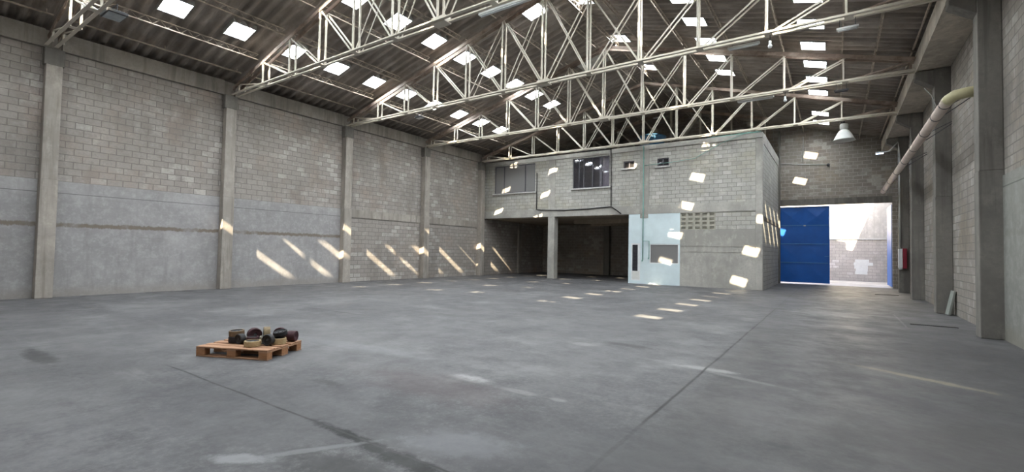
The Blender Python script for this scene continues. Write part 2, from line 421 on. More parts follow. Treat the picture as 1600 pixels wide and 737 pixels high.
# right side
struct('wall_right', MB().box(XR, XR+.3, YR, YB, 0, 7.27), M['wall_right'], 'concrete block wall beside the gate')
struct('wall_right_plaster', MB().box(XR-.03, XR, YR, 13.33, 0, 3.3), M['plaster_plain'], 'grey plastered lower part of the wall close to the camera')
struct('trim_10', MB().box(2.03, XR+.3, YR, YB, 7.265, 7.82), M['conc_pale'], 'overhanging concrete gutter beam over the wall beside the gate')
colR = [(8.3,8.7), (13.33,13.73), (18.45,18.85), (23.75,24.15), (28.2,28.6)]
wherR = ['just out of the frame', 'nearest the camera, tall and dark', 'second from the camera with the board leaning beside it', 'third from the camera, half hidden', 'last before the gate, carrying the red box']
for k, (y0, y1) in enumerate(colR):
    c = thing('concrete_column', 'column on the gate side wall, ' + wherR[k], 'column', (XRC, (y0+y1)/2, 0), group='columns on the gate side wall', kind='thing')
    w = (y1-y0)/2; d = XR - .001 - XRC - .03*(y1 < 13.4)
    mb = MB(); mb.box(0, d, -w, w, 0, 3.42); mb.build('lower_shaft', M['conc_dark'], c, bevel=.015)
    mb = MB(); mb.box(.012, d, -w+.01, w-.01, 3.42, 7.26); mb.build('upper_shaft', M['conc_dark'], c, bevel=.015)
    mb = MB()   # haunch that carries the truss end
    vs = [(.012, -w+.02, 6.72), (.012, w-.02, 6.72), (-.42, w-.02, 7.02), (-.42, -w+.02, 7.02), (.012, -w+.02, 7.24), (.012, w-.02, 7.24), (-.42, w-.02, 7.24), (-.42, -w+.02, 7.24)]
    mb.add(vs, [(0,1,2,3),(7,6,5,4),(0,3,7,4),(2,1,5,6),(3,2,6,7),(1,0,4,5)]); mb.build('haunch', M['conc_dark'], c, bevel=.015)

def cells(xs, zs, holes):
    out = []
    for i in range(len(xs)-1):
        for j in range(len(zs)-1):
            cx, cz = (xs[i]+xs[i+1])/2, (zs[j]+zs[j+1])/2
            if not any(a < cx < b and c < cz < d for a, b, c, d in holes): out.append((xs[i], xs[i+1], zs[j], zs[j+1]))
    return out
def wall_x(mb, x0, x1, z0, z1, y0, y1, holes=()):
    xs = sorted({x0, x1, *[h for q in holes for h in q[:2]]}); zs = sorted({z0, z1, *[h for q in holes for h in q[2:]]})
    for a, b, c, d in cells(xs, zs, holes): mb.box(a, b, y0, y1, c, d)
    return mb
# gate wall: full-width gable at the far end with the gate opening
GX0, GX1, GZ = -2.79, 2.47, 4.53
mb = MB(); wall_x(mb, XL-.3, XR+.3, 0, 7.8, YB, YB+.2, [(GX0, GX1, 0, GZ)])
g0 = len(mb.v)
mb.add([(XL-.3,YB,7.8),(XR+.3,YB,7.8),(RIDGE_X,YB,RIDGE_Z-.02),(XL-.3,YB+.2,7.8),(XR+.3,YB+.2,7.8),(RIDGE_X,YB+.2,RIDGE_Z-.02)], [(0,1,2),(5,4,3),(0,3,4,1),(1,4,5,2),(2,5,3,0)])
struct('wall_back', mb, M['wall_back'], 'dark block gable wall around the gate')
struct('trim_11', MB().box(GX0, GX1, YB-.03, YB, GZ, GZ+.35), M['conc_dark'], 'concrete lintel over the gate')
# rear wall behind the camera
mb = MB(); mb.box(XL-.3, XR+.3, YR-.2, YR, 0, 7.8)
mb.add([(XL-.3,YR-.2,7.8),(XR+.3,YR-.2,7.8),(RIDGE_X,YR-.2,RIDGE_Z-.02),(XL-.3,YR,7.8),(XR+.3,YR,7.8),(RIDGE_X,YR,RIDGE_Z-.02)], [(0,1,2),(5,4,3),(0,3,4,1),(1,4,5,2),(2,5,3,0)])
struct('wall_rear', mb, M['wall_rear'])
# roof parapet over the gable end (its shadow falls across the yard wall)
mb = MB()
for x0, x1 in ((XL-.3, RIDGE_X), (RIDGE_X, 2.75)):
    z0, z1 = roof_z(x0)+.08, roof_z(x1)+.08
    mb.add([(x0,YB+.02,z0-.1),(x1,YB+.02,z1-.1),(x1,YB+.02,z1+.5),(x0,YB+.02,z0+.5),(x0,YB+.2,z0-.1),(x1,YB+.2,z1-.1),(x1,YB+.2,z1+.5),(x0,YB+.2,z0+.5)],
           [(0,1,2,3),(7,6,5,4),(3,2,6,7),(1,5,6,2),(4,0,3,7),(0,4,5,1)])
struct('trim_12', mb, M['conc_beam'])
# ------------------------------------------------------------------ roof with rooflights
SK = .37     # half size of a rooflight along the slope (in x)
SKY = .36    # half size along y
rows = {'A': (-16.1, [.06+1.82*n for n in range(13)]),
        'B': (-12.65, [.15+1.81*n for n in range(13)]),
        'C': (-9.2, [.0+3.63*n for n in range(5)]),
        'D': (-7.45, [.3+3.64*n for n in range(7)]),
        'E': (-4.02, [.40+1.82*n for n in range(13)]),
        'F': (-.62, [.36+1.84*n for n in range(14)] + [27.95, 29.8])}
PITCH, AMP = .36, .065
def corr(y): return AMP*math.tanh(1.9*math.sin(2*math.pi*y/PITCH))/.956
def roof_side(side):
    xs = [XL-.35, RIDGE_X] if side < 0 else [RIDGE_X, XR+.3]
    hl = []
    for x, ys in rows.values():
        if (x < RIDGE_X) == (side < 0):
            xs += [x-SK, x+SK]; hl.append((x, ys))
    xs = sorted(xs)
    ys = {round(YR-.2 + i*.03, 4) for i in range(int((YB+.4-YR)/.03)+1)}
    for _, yy in hl:
        for y in yy: ys |= {round(y-SKY, 4), round(y+SKY, 4)}
    ys = sorted(ys)
    mb = MB(); n = len(xs)
    for y in ys:
        for x in xs: mb.v.append((x, y, roof_z(x) + .08 + corr(y)))
    for j in range(len(ys)-1):
        cy = (ys[j]+ys[j+1])/2
        for i in range(n-1):
            cx = (xs[i]+xs[i+1])/2
            if any(abs(cx-hx) < SK and any(abs(cy-hy) < SKY for hy in hy_) for hx, hy_ in hl): continue
            a = j*n+i; mb.f.append((a, a+1, a+n+1, a+n))
    return mb
for side, nm in ((-1, 'ceiling_left'), (1, 'ceiling_right')):
    o = struct(nm, roof_side(side), M['roof'], 'corrugated fibre cement roof slope', smooth=True)
    m = o.modifiers.new('thick', 'SOLIDIFY'); m.thickness = .012; m.offset = 1
mb = MB()
for s in (-1, 1):
    mb.add([(RIDGE_X, YR, RIDGE_Z+.10), (RIDGE_X+s*.45, YR, RIDGE_Z-.02), (RIDGE_X+s*.45, YB+.2, RIDGE_Z-.02), (RIDGE_X, YB+.2, RIDGE_Z+.10)], [(0,1,2,3)])
o = struct('trim_13', mb, M['roof'], 'ridge capping'); m = o.modifiers.new('thick', 'SOLIDIFY'); m.thickness = .015
# rooflights
rown = {'A': 'row nearest the long wall', 'B': 'second row from the long wall', 'C': 'sparse row beside the ridge, long wall side',
        'D': 'sparse row beside the ridge, gate side', 'E': 'middle row on the gate side slope', 'F': 'lowest row on the gate side slope'}
proto = {}
def make_skylight(side):
    s = thing('skylight', 'x', 'skylight', (0,0,0))
    a = -SL if side > 0 else SL
    mb = MB(); mo = MB()
    def P(u, v, w): return (u, v, a*u + w)
    def ring(mb, hi, ho, vi, vo, w0, w1):
        for (u0,u1,v0,v1) in ((-ho,-hi,-vo,vo),(hi,ho,-vo,vo),(-hi,hi,-vo,-vi),(-hi,hi,vi,vo)):
            vs = [P(u,v,w) for w in (w0,w1) for v in (v0,v1) for u in (u0,u1)]
            mb.add(vs, [(0,2,3,1),(4,5,7,6),(0,1,5,4),(2,6,7,3),(0,4,6,2),(1,3,7,5)])
    ring(mb, SK-.025, SK+.0, SKY-.025, SKY, -.075, .11)
    mb.build('frame', M['curb'], s)
    q = SK-.0255; r = SKY-.0255
    mo.add([P(-q,-r,.075),P(q,-r,.075),P(q,r,.075),P(-q,r,.075),P(-q,-r,.081),P(q,-r,.081),P(q,r,.081),P(-q,r,.081)], [(3,2,1,0),(4,5,6,7),(0,1,5,4),(2,3,7,6),(1,2,6,5),(3,0,4,7)])
    mo.build('pane', M['pane'], s)
    return s
used = {}
for key, (x, ys) in rows.items():
    side = -1 if x < RIDGE_X else 1
    for i, y in enumerate(sorted(ys, reverse=True)):
        if side not in used: used[side] = o = make_skylight(side)
        else: o = copy_tree(used[side])
        o.location = (x, y, roof_z(x) + .08)
        o['label'] = 'square skylight, %s from far end, %s' % (ORD[i], rown[key])
        o['group'] = 'skylights, ' + rown[key]
# dull patch sheet near the ridge
mb = MB()
for a, b, c in ((-9.9, -8.5, 0),):
    mb.add([(a, 19.2, roof_z(a)-.03), (b, 19.2, roof_z(b)-.03), (b, 20.3, roof_z(b)-.03), (a, 20.3, roof_z(a)-.03)], [(0,1,2,3)])
o = mb.build('patch_sheet', simple('grey_patch_sheet', (.42,.41,.37), .7), None); m = o.modifiers.new('t', 'SOLIDIFY'); m.thickness = .01
tag(o, 'pale grey flat patch sheet fixed under the roof near the ridge', 'roof patch')

# ------------------------------------------------------------------ trusses
CZ = 7.25
NODE = [RIDGE_X + 1.675*n for n in range(-6, 7)]
def raf(x): return 10.36 - .272*abs(x - RIDGE_X)
PL = (0., .22)                  # each truss is a pair of planes
def make_truss(x_hi=None):
    t = thing('roof_truss', 'x', 'roof truss')
    mb = MB()
    for p in PL:
        mb.angle((-18.6, p, CZ), (2.0, p, CZ), .085, .012, flip=1)
    for n in NODE[1:-1]: mb.box(n-.09, n+.09, .0, .23, CZ-.005, CZ+.004)
    mb.build('bottom_chord', M['steel'], t)
    for s in (-1, 1):
        mb = MB()
        xe = -18.62 if s < 0 else 2.0
        for p in PL:
            mb.bar((RIDGE_X, p, raf(RIDGE_X)), (xe, p, raf(xe)), .03, .13)
        mb.build('rafter', M['rust_and_shade'], t)
    mb = MB().box(-8.32, -7.88, -.015, .235, CZ-.03, CZ+.13)
    mb.build('splice_plate', M['steel'], t)
    for i, x in enumerate(NODE):
        mb = MB()
        for p in PL: mb.angle((x-.03, p, CZ+.02), (x-.03, p, raf(x)), .048, .01, up=(0,1,0))
        mb.build('vertical_strut', M['rust_and_shade' if i == 12 else 'steel'], t)  # gate-side end strut coloured darker to imitate the shade there
    for s in (-1, 1):
        for i in range(6):
            xo, xi = RIDGE_X + s*1.675*(i+1), RIDGE_X + s*1.675*i
            mb = MB()
            for p in PL: mb.bar((xo, p+.012, raf(xo)-.05), (xi + s*.08, p+.012, CZ+.04), .018, .044)
            mb.build('diagonal_brace', M['rust_and_shade' if s > 0 and i >= 5 else 'steel'], t)  # outermost gate-side brace gets the dark colour in place of shade
        for i in range(2):
            xo, xi = RIDGE_X + s*1.675*(i+1), RIDGE_X + s*1.675*i
            mb = MB()
            for p in PL: mb.bar((xi, p+.03, raf(xi)-.06), (xo - s*.06, p+.03, CZ+.05), .016, .034)
            mb.build('counter_brace', M['steel'], t)
    return t
trl = ['nearest the camera, cutting the upper corner of the picture', 'second from the camera, carrying a long batten', 'third from the camera', 'fourth from the camera', 'farthest, just in front of the office block']
tproto = make_truss()
for k, y in enumerate(TY):
    o = tproto if k == 0 else copy_tree(tproto)
    o.location = (0, y + .02, 0); o['label'] = 'cream steel lattice roof truss, ' + trl[k]; o['group'] = 'roof trusses'
# truss above the office, carried by the office roof
t = thing('roof_truss', 'dim steel roof truss in the dark above the office block', 'roof truss', (0, 28.35, 0), group='roof trusses')
mb = MB()
for p in PL: mb.angle((-18.6, p, 7.62), (-3.1, p, 7.62), .085, .012)
mb.build('bottom_chord', M['steel'], t)
for s in (-1, 1):
    mb = MB(); xe = -18.62 if s < 0 else 2.5
    for p in PL: mb.bar((RIDGE_X, p, raf(RIDGE_X)), (xe, p, raf(xe)), .03, .13)
    if s < 0: mb.build('rafter', M['rust_and_shade'], t)
    else:
        mb = MB()
        for p in PL: mb.bar((RIDGE_X, p, raf(RIDGE_X)), (-2.9, p, raf(-2.9)), .03, .13)
        mb.build('rafter', M['rust_and_shade'], t)
for i, x in enumerate(NODE[1:10]):
    mb = MB()
    for p in PL: mb.angle((x-.03, p, 7.64), (x-.03, p, raf(x)), .055, .01, up=(0,1,0))
    mb.build('vertical_strut', M['steel'], t)
for i in range(1, 9):
    a, b = NODE[i], NODE[i+1]
    if a < RIDGE_X - .1: p0, p1 = (a, raf(a)), (b, 7.66)
    else: p0, p1 = (a, 7.66), (b, raf(b))
    mb = MB()
    for p in PL: mb.bar((p0[0], p+.012, p0[1]-.05), (p1[0], p+.012, p1[1]), .02, .055)
    mb.build('diagonal_brace', M['steel'], t)

# ------------------------------------------------------------------ purlins (lattice joists along the hall)
px = [-18.0, -16.8, -15.1, -13.4, -11.75, -10.1, -8.5, -7.7, -6.45, -4.85, -3.2, -1.5, .2, 1.07, 1.95]
bays = [(YR+.02, TY[0])] + [(TY[k]+.26, TY[k+1]) for k in range(4)] + [(TY[4]+.26, YB-.02)]
bayn = ['over the camera', 'between the first and second trusses', 'between the second and third trusses', 'between the third and fourth trusses', 'between the fourth and fifth trusses', 'beyond the last truss']
def make_purlin(L, kind):
    t = thing('roof_purlin', 'x', 'purlin')
    if kind == 'tube':
        MB().tube([(0,0,-.12),(0,L,-.12)], .028, 8).build('tube', M['purlin'], t, smooth=True)
        mb = MB()
        for y in (.15, L/2, L-.15): mb.bar((0,y,-.12),(0,y,.0), .03)
        mb.build('cleat', M['purlin'], t)
    else:
        mb = MB(); mb.bar((0,0,-.21),(0,L,-.21), .034); mb.build('bottom_chord', M['purlin'], t)
        mb = MB(); mb.angle((-.02,0,-.035),(-.02,L,-.035), .04, .007); mb.build('top_chord', M['purlin'], t)
        mb = MB(); n = max(2, int(round(L/.36)))
        for i in range(n):
            y0 = L*i/n; y1 = L*(i+.5)/n; y2 = L*(i+1)/n
            mb.bar((0,y0,-.02),(0,y1,-.2), .010); mb.bar((0,y1,-.2),(0,y2,-.02), .010)
        mb.build('lacing', M['purlin'], t)
    return t
pp = {}
for b, (y0, y1) in enumerate(bays):
    for i, x in enumerate(px):
        kind = 'tube' if i in (0, len(px)-1) else 'lattice'
        k = (round(y1-y0, 2), kind)
        if k not in pp: pp[k] = o = make_purlin(y1-y0, kind)
        else: o = copy_tree(pp[k])
        o.location = (x, y0, roof_z(x) - .03)
        o['label'] = '%s roof purlin %s, %s from the long side wall' % ('thin tubular' if kind == 'tube' else 'laced steel', bayn[b], ORD[i])
        o['group'] = 'roof purlins'

# ------------------------------------------------------------------ office block at the far end
OX1 = -2.75
OXL = XL + .002
front = MB()
holes = [(-18.17, -15.10, 5.25, 7.0), (-12.53, -10.27, 5.25, 6.98), (-9.47, -8.86, 6.16, 6.56), (-7.63, -7.03, 6.12, 6.54)]
wall_x(front, OXL, -3.05, 4.12, 7.06, YF+.02, YF+.2, holes)
struct('wall_office_front', front, M['wall_office'], 'upper block wall of the office block')
mb = MB(); mb.box(OXL, -3.05, YF-.01, YF+.25, 3.67, 4.12)
struct('trim_14', mb, M['conc_office'], 'concrete beam over the open bays')
mb = MB(); mb.box(OXL, OX1, YF-.02, YF+.25, 7.06, 7.30)
struct('trim_15', mb, M['conc_office'], 'concrete ring beam at the top of the office block')
for n, (x0, x1) in enumerate(((-14.12, -13.68), (-8.55, -8.05))):
    struct('trim_%d' % (16+n), MB().box(x0, x1, YF-.006, YF+.02, 4.12, 7.06), M['conc_office'], 'concrete pilaster on the office front')
c = thing('concrete_column', 'free standing concrete column between the two open bays', 'column', (-13.9, YF+.2, 0), kind='thing')
mb = MB(); mb.box(-.22, .22, -.23, .23, 0, 3.665); mb.build('shaft', M['conc_office'], c, bevel=.02)
c = thing('concrete_column', 'pale concrete corner column of the office block beside the gate passage', 'column', (-2.9, YF+.13, 0), kind='thing')
mb = MB(); mb.box(-.149, .149, -.149, .149, 0, 7.055); mb.build('shaft', M['conc_office'], c, bevel=.02)
# column against the long wall inside the bay and at the back wall
c = thing('concrete_column', 'dark concrete column on the back wall of the open bay', 'column', (-13.5, YB-.151, 0), kind='thing')
mb = MB(); mb.box(-.22, .22, -.15, .15, 0, 3.6); mb.build('shaft', M['conc_dark'], c, bevel=.015)
c = thing('concrete_column', 'concrete column on the long wall inside the open bay', 'column', (XL+.06, 28.3, 0), kind='thing')
mb = MB(); mb.box(-.058, .06, -.2, .2, 0, 3.6); mb.build('shaft', M['conc_beam'], c, bevel=.015)
# slabs, side wall, partitions
struct('ceiling_bay', MB().box(OXL, OX1-.15, YF+.25, YB, 3.62, 3.95), M['slab'], 'concrete slab over the open bays')
mb = MB()
for y in (26.5, 29.0): mb.box(-13.6, -9.2, y, y+.18, 3.36, 3.62)
struct('trim_18', mb, M['slab'], 'ceiling joists of the open bay')
struct('ceiling_office', MB().box(OXL, OX1, YF+.25, YB, 7.06, 7.28), M['conc_office'], 'flat roof slab of the office block')
mb = MB(); mb.box(OX1-.15, OX1, YF+.28, YB, 0, 7.06)
struct('wall_office_side', mb, M['wall_office_side'], 'block side wall of the office facing the gate passage')
struct('trim_19', MB().box(OX1, OX1+.03, YF+.28, YB-.4, 6.78, 7.28), M['conc_office'], 'ring beam on the office side wall')
struct('trim_20', MB().box(OX1, OX1+.02, YF+.28, YB-.4, 3.25, 3.42), M['conc_dark'], 'dark slab edge on the office side wall')
c = thing('concrete_column', 'grey concrete pier where the office side wall meets the gate wall', 'column', (OX1+.06, YB-.22, 0), kind='thing')
mb = MB(); mb.box(-.058, .02, -.18, .18, 0, 8.9); mb.build('shaft', M['conc_dark'], c, bevel=.01)
# partition (pale blue) with door and window
mb = MB()
DH = (-8.98, -8.48, .16, 2.12); WH = (-8.0, -6.50, 1.08, 2.10)
wall_x(mb, -9.13, -6.45, 0, 3.67, YF+.0, YF+.1, [DH, WH])
struct('wall_partition', mb, M['pale_blue'], 'pale blue painted partition with a narrow door and a window')
struct('trim_21', MB().box(-8.5, -8.08, YF-.02, YF, 3.45, 3.67), M['conc_office'], 'bare concrete patch where the pipe passes')
struct('wall_partition_inner', MB().box(-9.2, -9.13, YF+.25, YB, 0, 3.62), M['wall_office_side'])
struct('wall_partition_back', MB().box(-9.1, -6.4, YF+2.4, YF+2.5, 0, 3.62), M['room'])
struct('wall_store_back', MB().box(-6.4, -2.9, YF+.5, YF+.6, 0, 3.62), M['slab'])
# plain concrete front right of the partition
mb = MB(); mb.box(-6.45, -3.05, YF+.01, YF+.2, 0, 2.81)
struct('wall_office_lower', mb, M['conc_office'], 'rendered lower wall under the vent blocks')
mb = MB(); mb.box(-4.78, -3.05, YF+.015, YF+.2, 2.81, 3.67)
struct('wall_office_lower_blocks', mb, M['wall_office'], 'blockwork beside the vent blocks')
mb = MB(); mb.box(-6.4, -3.05, YF-.005, YF+.01, 2.0, 2.04); mb.box(-6.4, -3.05, YF-.005, YF+.01, 1.72, 1.74)
struct('trim_22', mb, M['conc_office'])
# vent block grille
g = thing('vent_block_grille', 'grille of slotted vent blocks above the rendered wall', 'vent grille', (-6.45, YF+.02, 2.81))
cols, rws, cw, rh = 5, 4, .334, .215
mb = MB()
for i in range(cols+1): mb.box(i*cw-.06 if i else 0, i*cw+.06 if i < cols else cols*cw, 0, .15, 0, rws*rh)
for j in range(rws):
    z = j*rh; mb.box(0, cols*cw, .004, .15, z, z+.06); mb.box(0, cols*cw, .004, .15, z+.095, z+.125); mb.box(0, cols*cw, .004, .15, z+.16, z+rh)
mb.build('vent_blocks', simple('vent_block_clay', (.36,.345,.29), .85, var=.15), g)

def window(n, label, x0, x1, z0, z1, mull, fm, gm, depth=.08, y=YF+.06, sill=True):
    w = tag(bpy.data.objects.new('window_%d' % n, None), label, None, None, 'structure'); COL.objects.link(w); w.location = ((x0+x1)/2, y, z0)
    hw = (x1-x0)/2 - .002; h = z1-z0-.002; f = .05
    mb = MB(); mb.box(-hw,hw,0,depth,.002,f); mb.box(-hw,hw,0,depth,h-f,h); mb.box(-hw,-hw+f,0,depth,f,h-f); mb.box(hw-f,hw,0,depth,f,h-f)
    mb.build('frame', fm, w)
    for m in mull:
        xx = m - (x0+x1)/2
        MB().box(xx-.025, xx+.025, .005, depth-.01, f, h-f).build('mullion', fm, w)
    ms = [-hw+f] + [m-(x0+x1)/2 for m in mull] + [hw-f]
    for a, b in zip(ms, ms[1:]):
        MB().box(a+.001, b-.001, .03, .038, f, h-f).build('pane', gm, w)
    if sill: MB().box(-hw-.1, hw+.1, -.14, -.045, -.07, -.002).build('sill', M['sill'], w)
    return w
window(1, 'wide four pane office window by the long wall', -18.17, -15.10, 5.25, 7.0, [-17.45, -15.85], M['alu_dark'], M['glass_grey'])
window(2, 'office window with a pale curtain above the open bay', -12.53, -10.27, 5.25, 6.98, [-12.15, -11.85, -11.3, -10.75], M['alu_dark'], M['glass'])
window(3, 'small slit window beside the pipe', -9.47, -8.86, 6.16, 6.56, [-9.15], M['alu_dark'], M['glass_dark'])
window(4, 'small slit window nearer the gate', -7.63, -7.03, 6.12, 6.54, [-7.33], M['alu_dark'], M['glass_dark'])
window(5, 'grey glass window in the pale blue partition', WH[0], WH[1], WH[2], WH[3], [], M['white'], M['glass_grey'], y=YF+.01, sill=False)
d = tag(bpy.data.objects.new('door_1', None), 'narrow white glazed door in the pale blue partition', None, None, 'structure'); COL.objects.link(d); d.location = (-8.73, YF+.01, DH[2])
mb = MB(); H = DH[3]-DH[2]-.004
mb.box(-.248,.248,0,.06,H-.07,H); mb.box(-.248,-.19,0,.06,.002,H-.07); mb.box(.19,.248,0,.06,.002,H-.07); mb.box(-.19,.19,0,.06,.002,.06)
mb.build('frame', M['white'], d)
MB().box(-.19,.19,.02,.05,.06,.5).build('kick_panel', M['lightgrey'], d)
MB().box(-.19,.10,.03,.036,.5,H-.07).build('pane', M['glass'], d)
MB().box(.10,.19,.01,.05,.5,H-.07).build('stile', M['white'], d)
# rooms behind the office windows
mb = MB(); mb.box(OXL, -9.0, YF+3.2, YF+3.3, 3.95, 7.06); mb.box(-14.0, -13.9, YF+.25, YF+3.2, 3.95, 7.06); mb.box(-9.1, -9.0, YF+.25, YF+3.2, 3.95, 7.06); mb.box(-9.0, -2.9, YF+1.5, YF+1.6, 3.95, 7.06)
struct('wall_office_rooms', mb, M['room'])
MB_ = MB()
tag(MB().box(-17.3, -16.35, YF+3.12, YF+3.195, 3.96, 6.1).build('brown_cupboard', M['brown_panel']), 'dark brown panel seen through the wide office window', 'panel')
mb = MB()
for i in range(14):
    x = -10.95 + i*.045; yy = YF+.22 + .02*math.sin(i*1.9)
    mb.box(x, x+.045, yy, yy+.015, 4.0, 6.95)
tag(mb.build('curtain', M['curtain']), 'pale curtain hanging behind the second office window', 'curtain')
# tank on the office roof
t = thing('water_tank', 'dark blue round water tank on the office roof', 'water tank', (-8.5, 26.0, 7.285))
MB().lathe([(0,0),(.55,0),(.72,.72),(.74,.78),(.70,.80),(0,.80)], n=28).build('body', M['tank'], t, smooth=True)
MB().lathe([(0,.80),(.76,.80),(.78,.85),(.6,.93),(0,.97)], n=28).build('lid', M['tank'], t, smooth=True)

# green pipe and cables on the office front
g = thing('water_pipe', 'thin teal green water pipe running down the office front', 'pipe', (-8.33, YF-.06, 0))
MB().tube([(0,0,7.25),(0,0,1.25)], .028, 10).build('down_pipe', M['green'], g, smooth=True)
MB().tube([(0,0,2.25),(.33,0,2.25),(.33,0,1.35)], .02, 8).build('branch_pipe', M['green'], g, smooth=True)
for x, z in ((0,1.25),(.33,1.38)): MB().tube([(x,0,z),(x,-.07,z-.02),(x,-.09,z-.07)], .03, 8).build('tap', M['green'], g, smooth=True)
mb = MB()
for z in (3.9, 5.2, 6.6): mb.box(-.045,.045,.0,.058,z,z+.04)
mb.build('clamp', M['green'], g)
def cable(name, label, pts, r, mat, cat='cable'):
    return tag(MB().tube(pts, r, 6).build(name, mat, smooth=True), label, cat)
yc = YF-.045
cable('electrical_cable', 'black cable looping across the office front under the windows', [(-14.93,yc,6.35),(-14.92,yc,4.14),(-14.6,yc,4.09),(-13.0,yc,4.02),(-11.5,yc,4.05),(-10.12,yc,4.12),(-9.9,yc,3.98),(-9.55,yc,3.72)], .028, M['black'])
cable('electrical_cable', 'black cable dropping from the office top between window and pipe', [(-12.2,yc,7.36),(-11.2,yc,7.34),(-10.17,yc,7.3),(-10.15,yc,6.2),(-10.13,yc,4.16)], .028, M['black'])
cable('overhead_wire', 'thin teal wire slanting down from the top corner of the office front', [(-2.95,YF-.06,7.34),(-3.5,YF-.06,7.31),(-4.5,YF-.06,6.98),(-5.75,YF-.06,6.35),(-6.9,YF-.06,6.27),(-8.28,YF-.06,6.22)], .014, M['green'], 'wire')
cable('wire_roll', 'teal hose lying along the office roof edge near the corner', [(-2.85,YF+.1,7.335),(-3.4,YF+.1,7.36),(-4.2,YF+.1,7.335),(-5.2,YF+.1,7.33)], .03, M['green'], 'hose')

# ------------------------------------------------------------------ gate
def gate_leaf(label, W, H, loc, rz):
    g = thing('gate_leaf', label, 'gate', loc, rz)
    zs = [0, 1.14, 2.22, 3.29, H]; xs = [0, W/2, W]
    mb = MB()
    for i in range(2):
        for j in range(4):
            a, b, c, d = xs[i]+.0, xs[i+1]-.0, zs[j], zs[j+1]
            cx = (a+b)/2; cz = (c+d)/2 if j < 3 else c + .45
            dep = .02 if j < 3 else .05
            n = len(mb.v); mb.v += [(a,0,c),(b,0,c),(b,0,d),(a,0,d),(cx,-dep,cz)] if j < 3 else [(a,0,c),(b,0,c),(b,0,d),(a,0,d),(cx,-dep,cz)]
            mb.f += [(n,n+1,n+4),(n+1,n+2,n+4),(n+2,n+3,n+4),(n+3,n,n+4)]
    mb.box(0, W, .012, .02, 0, H)
    mb.build('sheet', M['blue'], g)
    mb = MB(); mb.box(0,W,-.03,.0,0,.06); mb.box(0,W,-.03,0,H-.06,H); mb.box(0,.06,-.03,0,.06,H-.06); mb.box(W-.06,W,-.03,0,.06,H-.06)
    mb.build('edge_frame', M['blue'], g)
    for z in zs[1:-1]:
        MB().box(.06, W-.06, -.035, 0, z-.022, z+.022).build('rail', M['blue_line'], g)
    return g
LW = 2.47
g = gate_leaf('closed blue sheet metal gate leaf with three rails', LW, 4.37, (GX0+.04, YB+.10, .09), 0)
MB().bar((LW-.24,-.06,1.52),(LW-.03,-.06,1.52), .035).build('bolt', M['blue_line'], g)
mb = MB(); mb.box(LW/2-.01, LW/2+.1, -.05, -.036, 3.24, 3.31); mb.build('latch', M['lightgrey'], g)
mb = MB()
for z in (.4, 2.0, 3.4, 4.1): mb.box(-.038, .0, -.04, .01, z, z+.12)
mb.build('hinge', M['blue'], g)
g = gate_leaf('open blue gate leaf swung out against the yard wall', 2.35, 4.37, (GX1-.01, YB+.24, .06), R(90.5))

# outside yard
mb = MB(); mb.box(-6, 3.1, 39.4, 39.6, -.02, 2.8)
struct('wall_yard', mb, M['wall_yard'], 'block wall across the yard outside the gate')
mb = MB(); mb.box(-6, 3.1, 39.45, 39.6, 2.84, 9.0)
struct('wall_yard_upper', mb, M['conc_yard'], 'rendered upper wall across the yard')
struct('trim_23', MB().box(-6, 3.1, 39.32, 39.6, 2.8, 2.84), M['white'], 'pale ledge on the yard wall')
struct('wall_yard_side', MB().box(3.1, 3.4, YB-.4, 39.6, -.02, 7.9), M['conc_yard'], 'side wall of the yard')
mb = MB()
random.seed(3)
for i in range(5):
    x0 = 1.0 + random.random()*.3; z0 = .45 + i*.2
    mb.box(x0 - (.15 if i == 2 else 0), 1.75 + random.random()*.35 - (.2 if i < 2 else 0), 39.394, 39.4, z0, z0+.2)
struct('trim_24', mb, M['white'], 'whitewashed patch on the yard wall')

# conduits on the gate wall
cable('conduit', 'thin grey conduit across the gate wall above the gate', [(-2.66,YB-.04,7.03),(-.42,YB-.04,6.79)], .022, M['lightgrey'], 'conduit')
cable('conduit', 'thin grey conduit dropping from the roof to the conduit on the gate wall', [(-1.53,YB-.09,8.5),(-1.53,YB-.09,7.0)], .018, M['lightgrey'], 'conduit')
tag(MB().lathe([(0,-.06),(.06,-.06),(.07,0),(.06,.06),(0,.06)], (-.33,YB-.08,6.77), 12).build('junction_box', M['dark'], smooth=True), 'small dark round junction box at the end of the gate wall conduit', 'junction box')

# ------------------------------------------------------------------ right wall fittings
p = thing('drain_pipe', 'long beige pipe slung along the gate side wall in wire straps', 'pipe', (0,0,0))
A, B_ = Vector((2.12, 14.35, 5.22)), Vector((2.0, 30.3, 4.96))
MB().tube([A, A.lerp(B_, .5), B_], .115, 16).build('pipe_run', M['pvc'], p, smooth=True)
MB().tube([A+Vector((-.0,.10,0)), A+Vector((.02,-.05,.01)), A+Vector((.1,-.16,.05)), A+Vector((.28,-.20,.07)), A+Vector((.54,-.2,.08))], .12, 16).build('elbow', M['pvc_yellow'], p, smooth=True)
for f in (.02, .09, .2, .33, .47, .62, .78, .93):
    q = A.lerp(B_, f)
    mb = MB(); mb.tube([q+Vector((0,-.018,0)), q+Vector((0,.018,0))], .125, 16)
    sp = mb.build('strap', M['dark'], p, smooth=False)
for f in (.06, .24, .52):
    q = A.lerp(B_, f)
    mb = MB(); mb.tube([q+Vector((.1,0,.1)), (XR-.02, q.y+.1, q.z+.42)], .012, 6); mb.tube([q+Vector((.1,0,-.08)), (XR-.02, q.y+.1, q.z+.36)], .012, 6)
    mb.build('bracket', M['dark'], p)
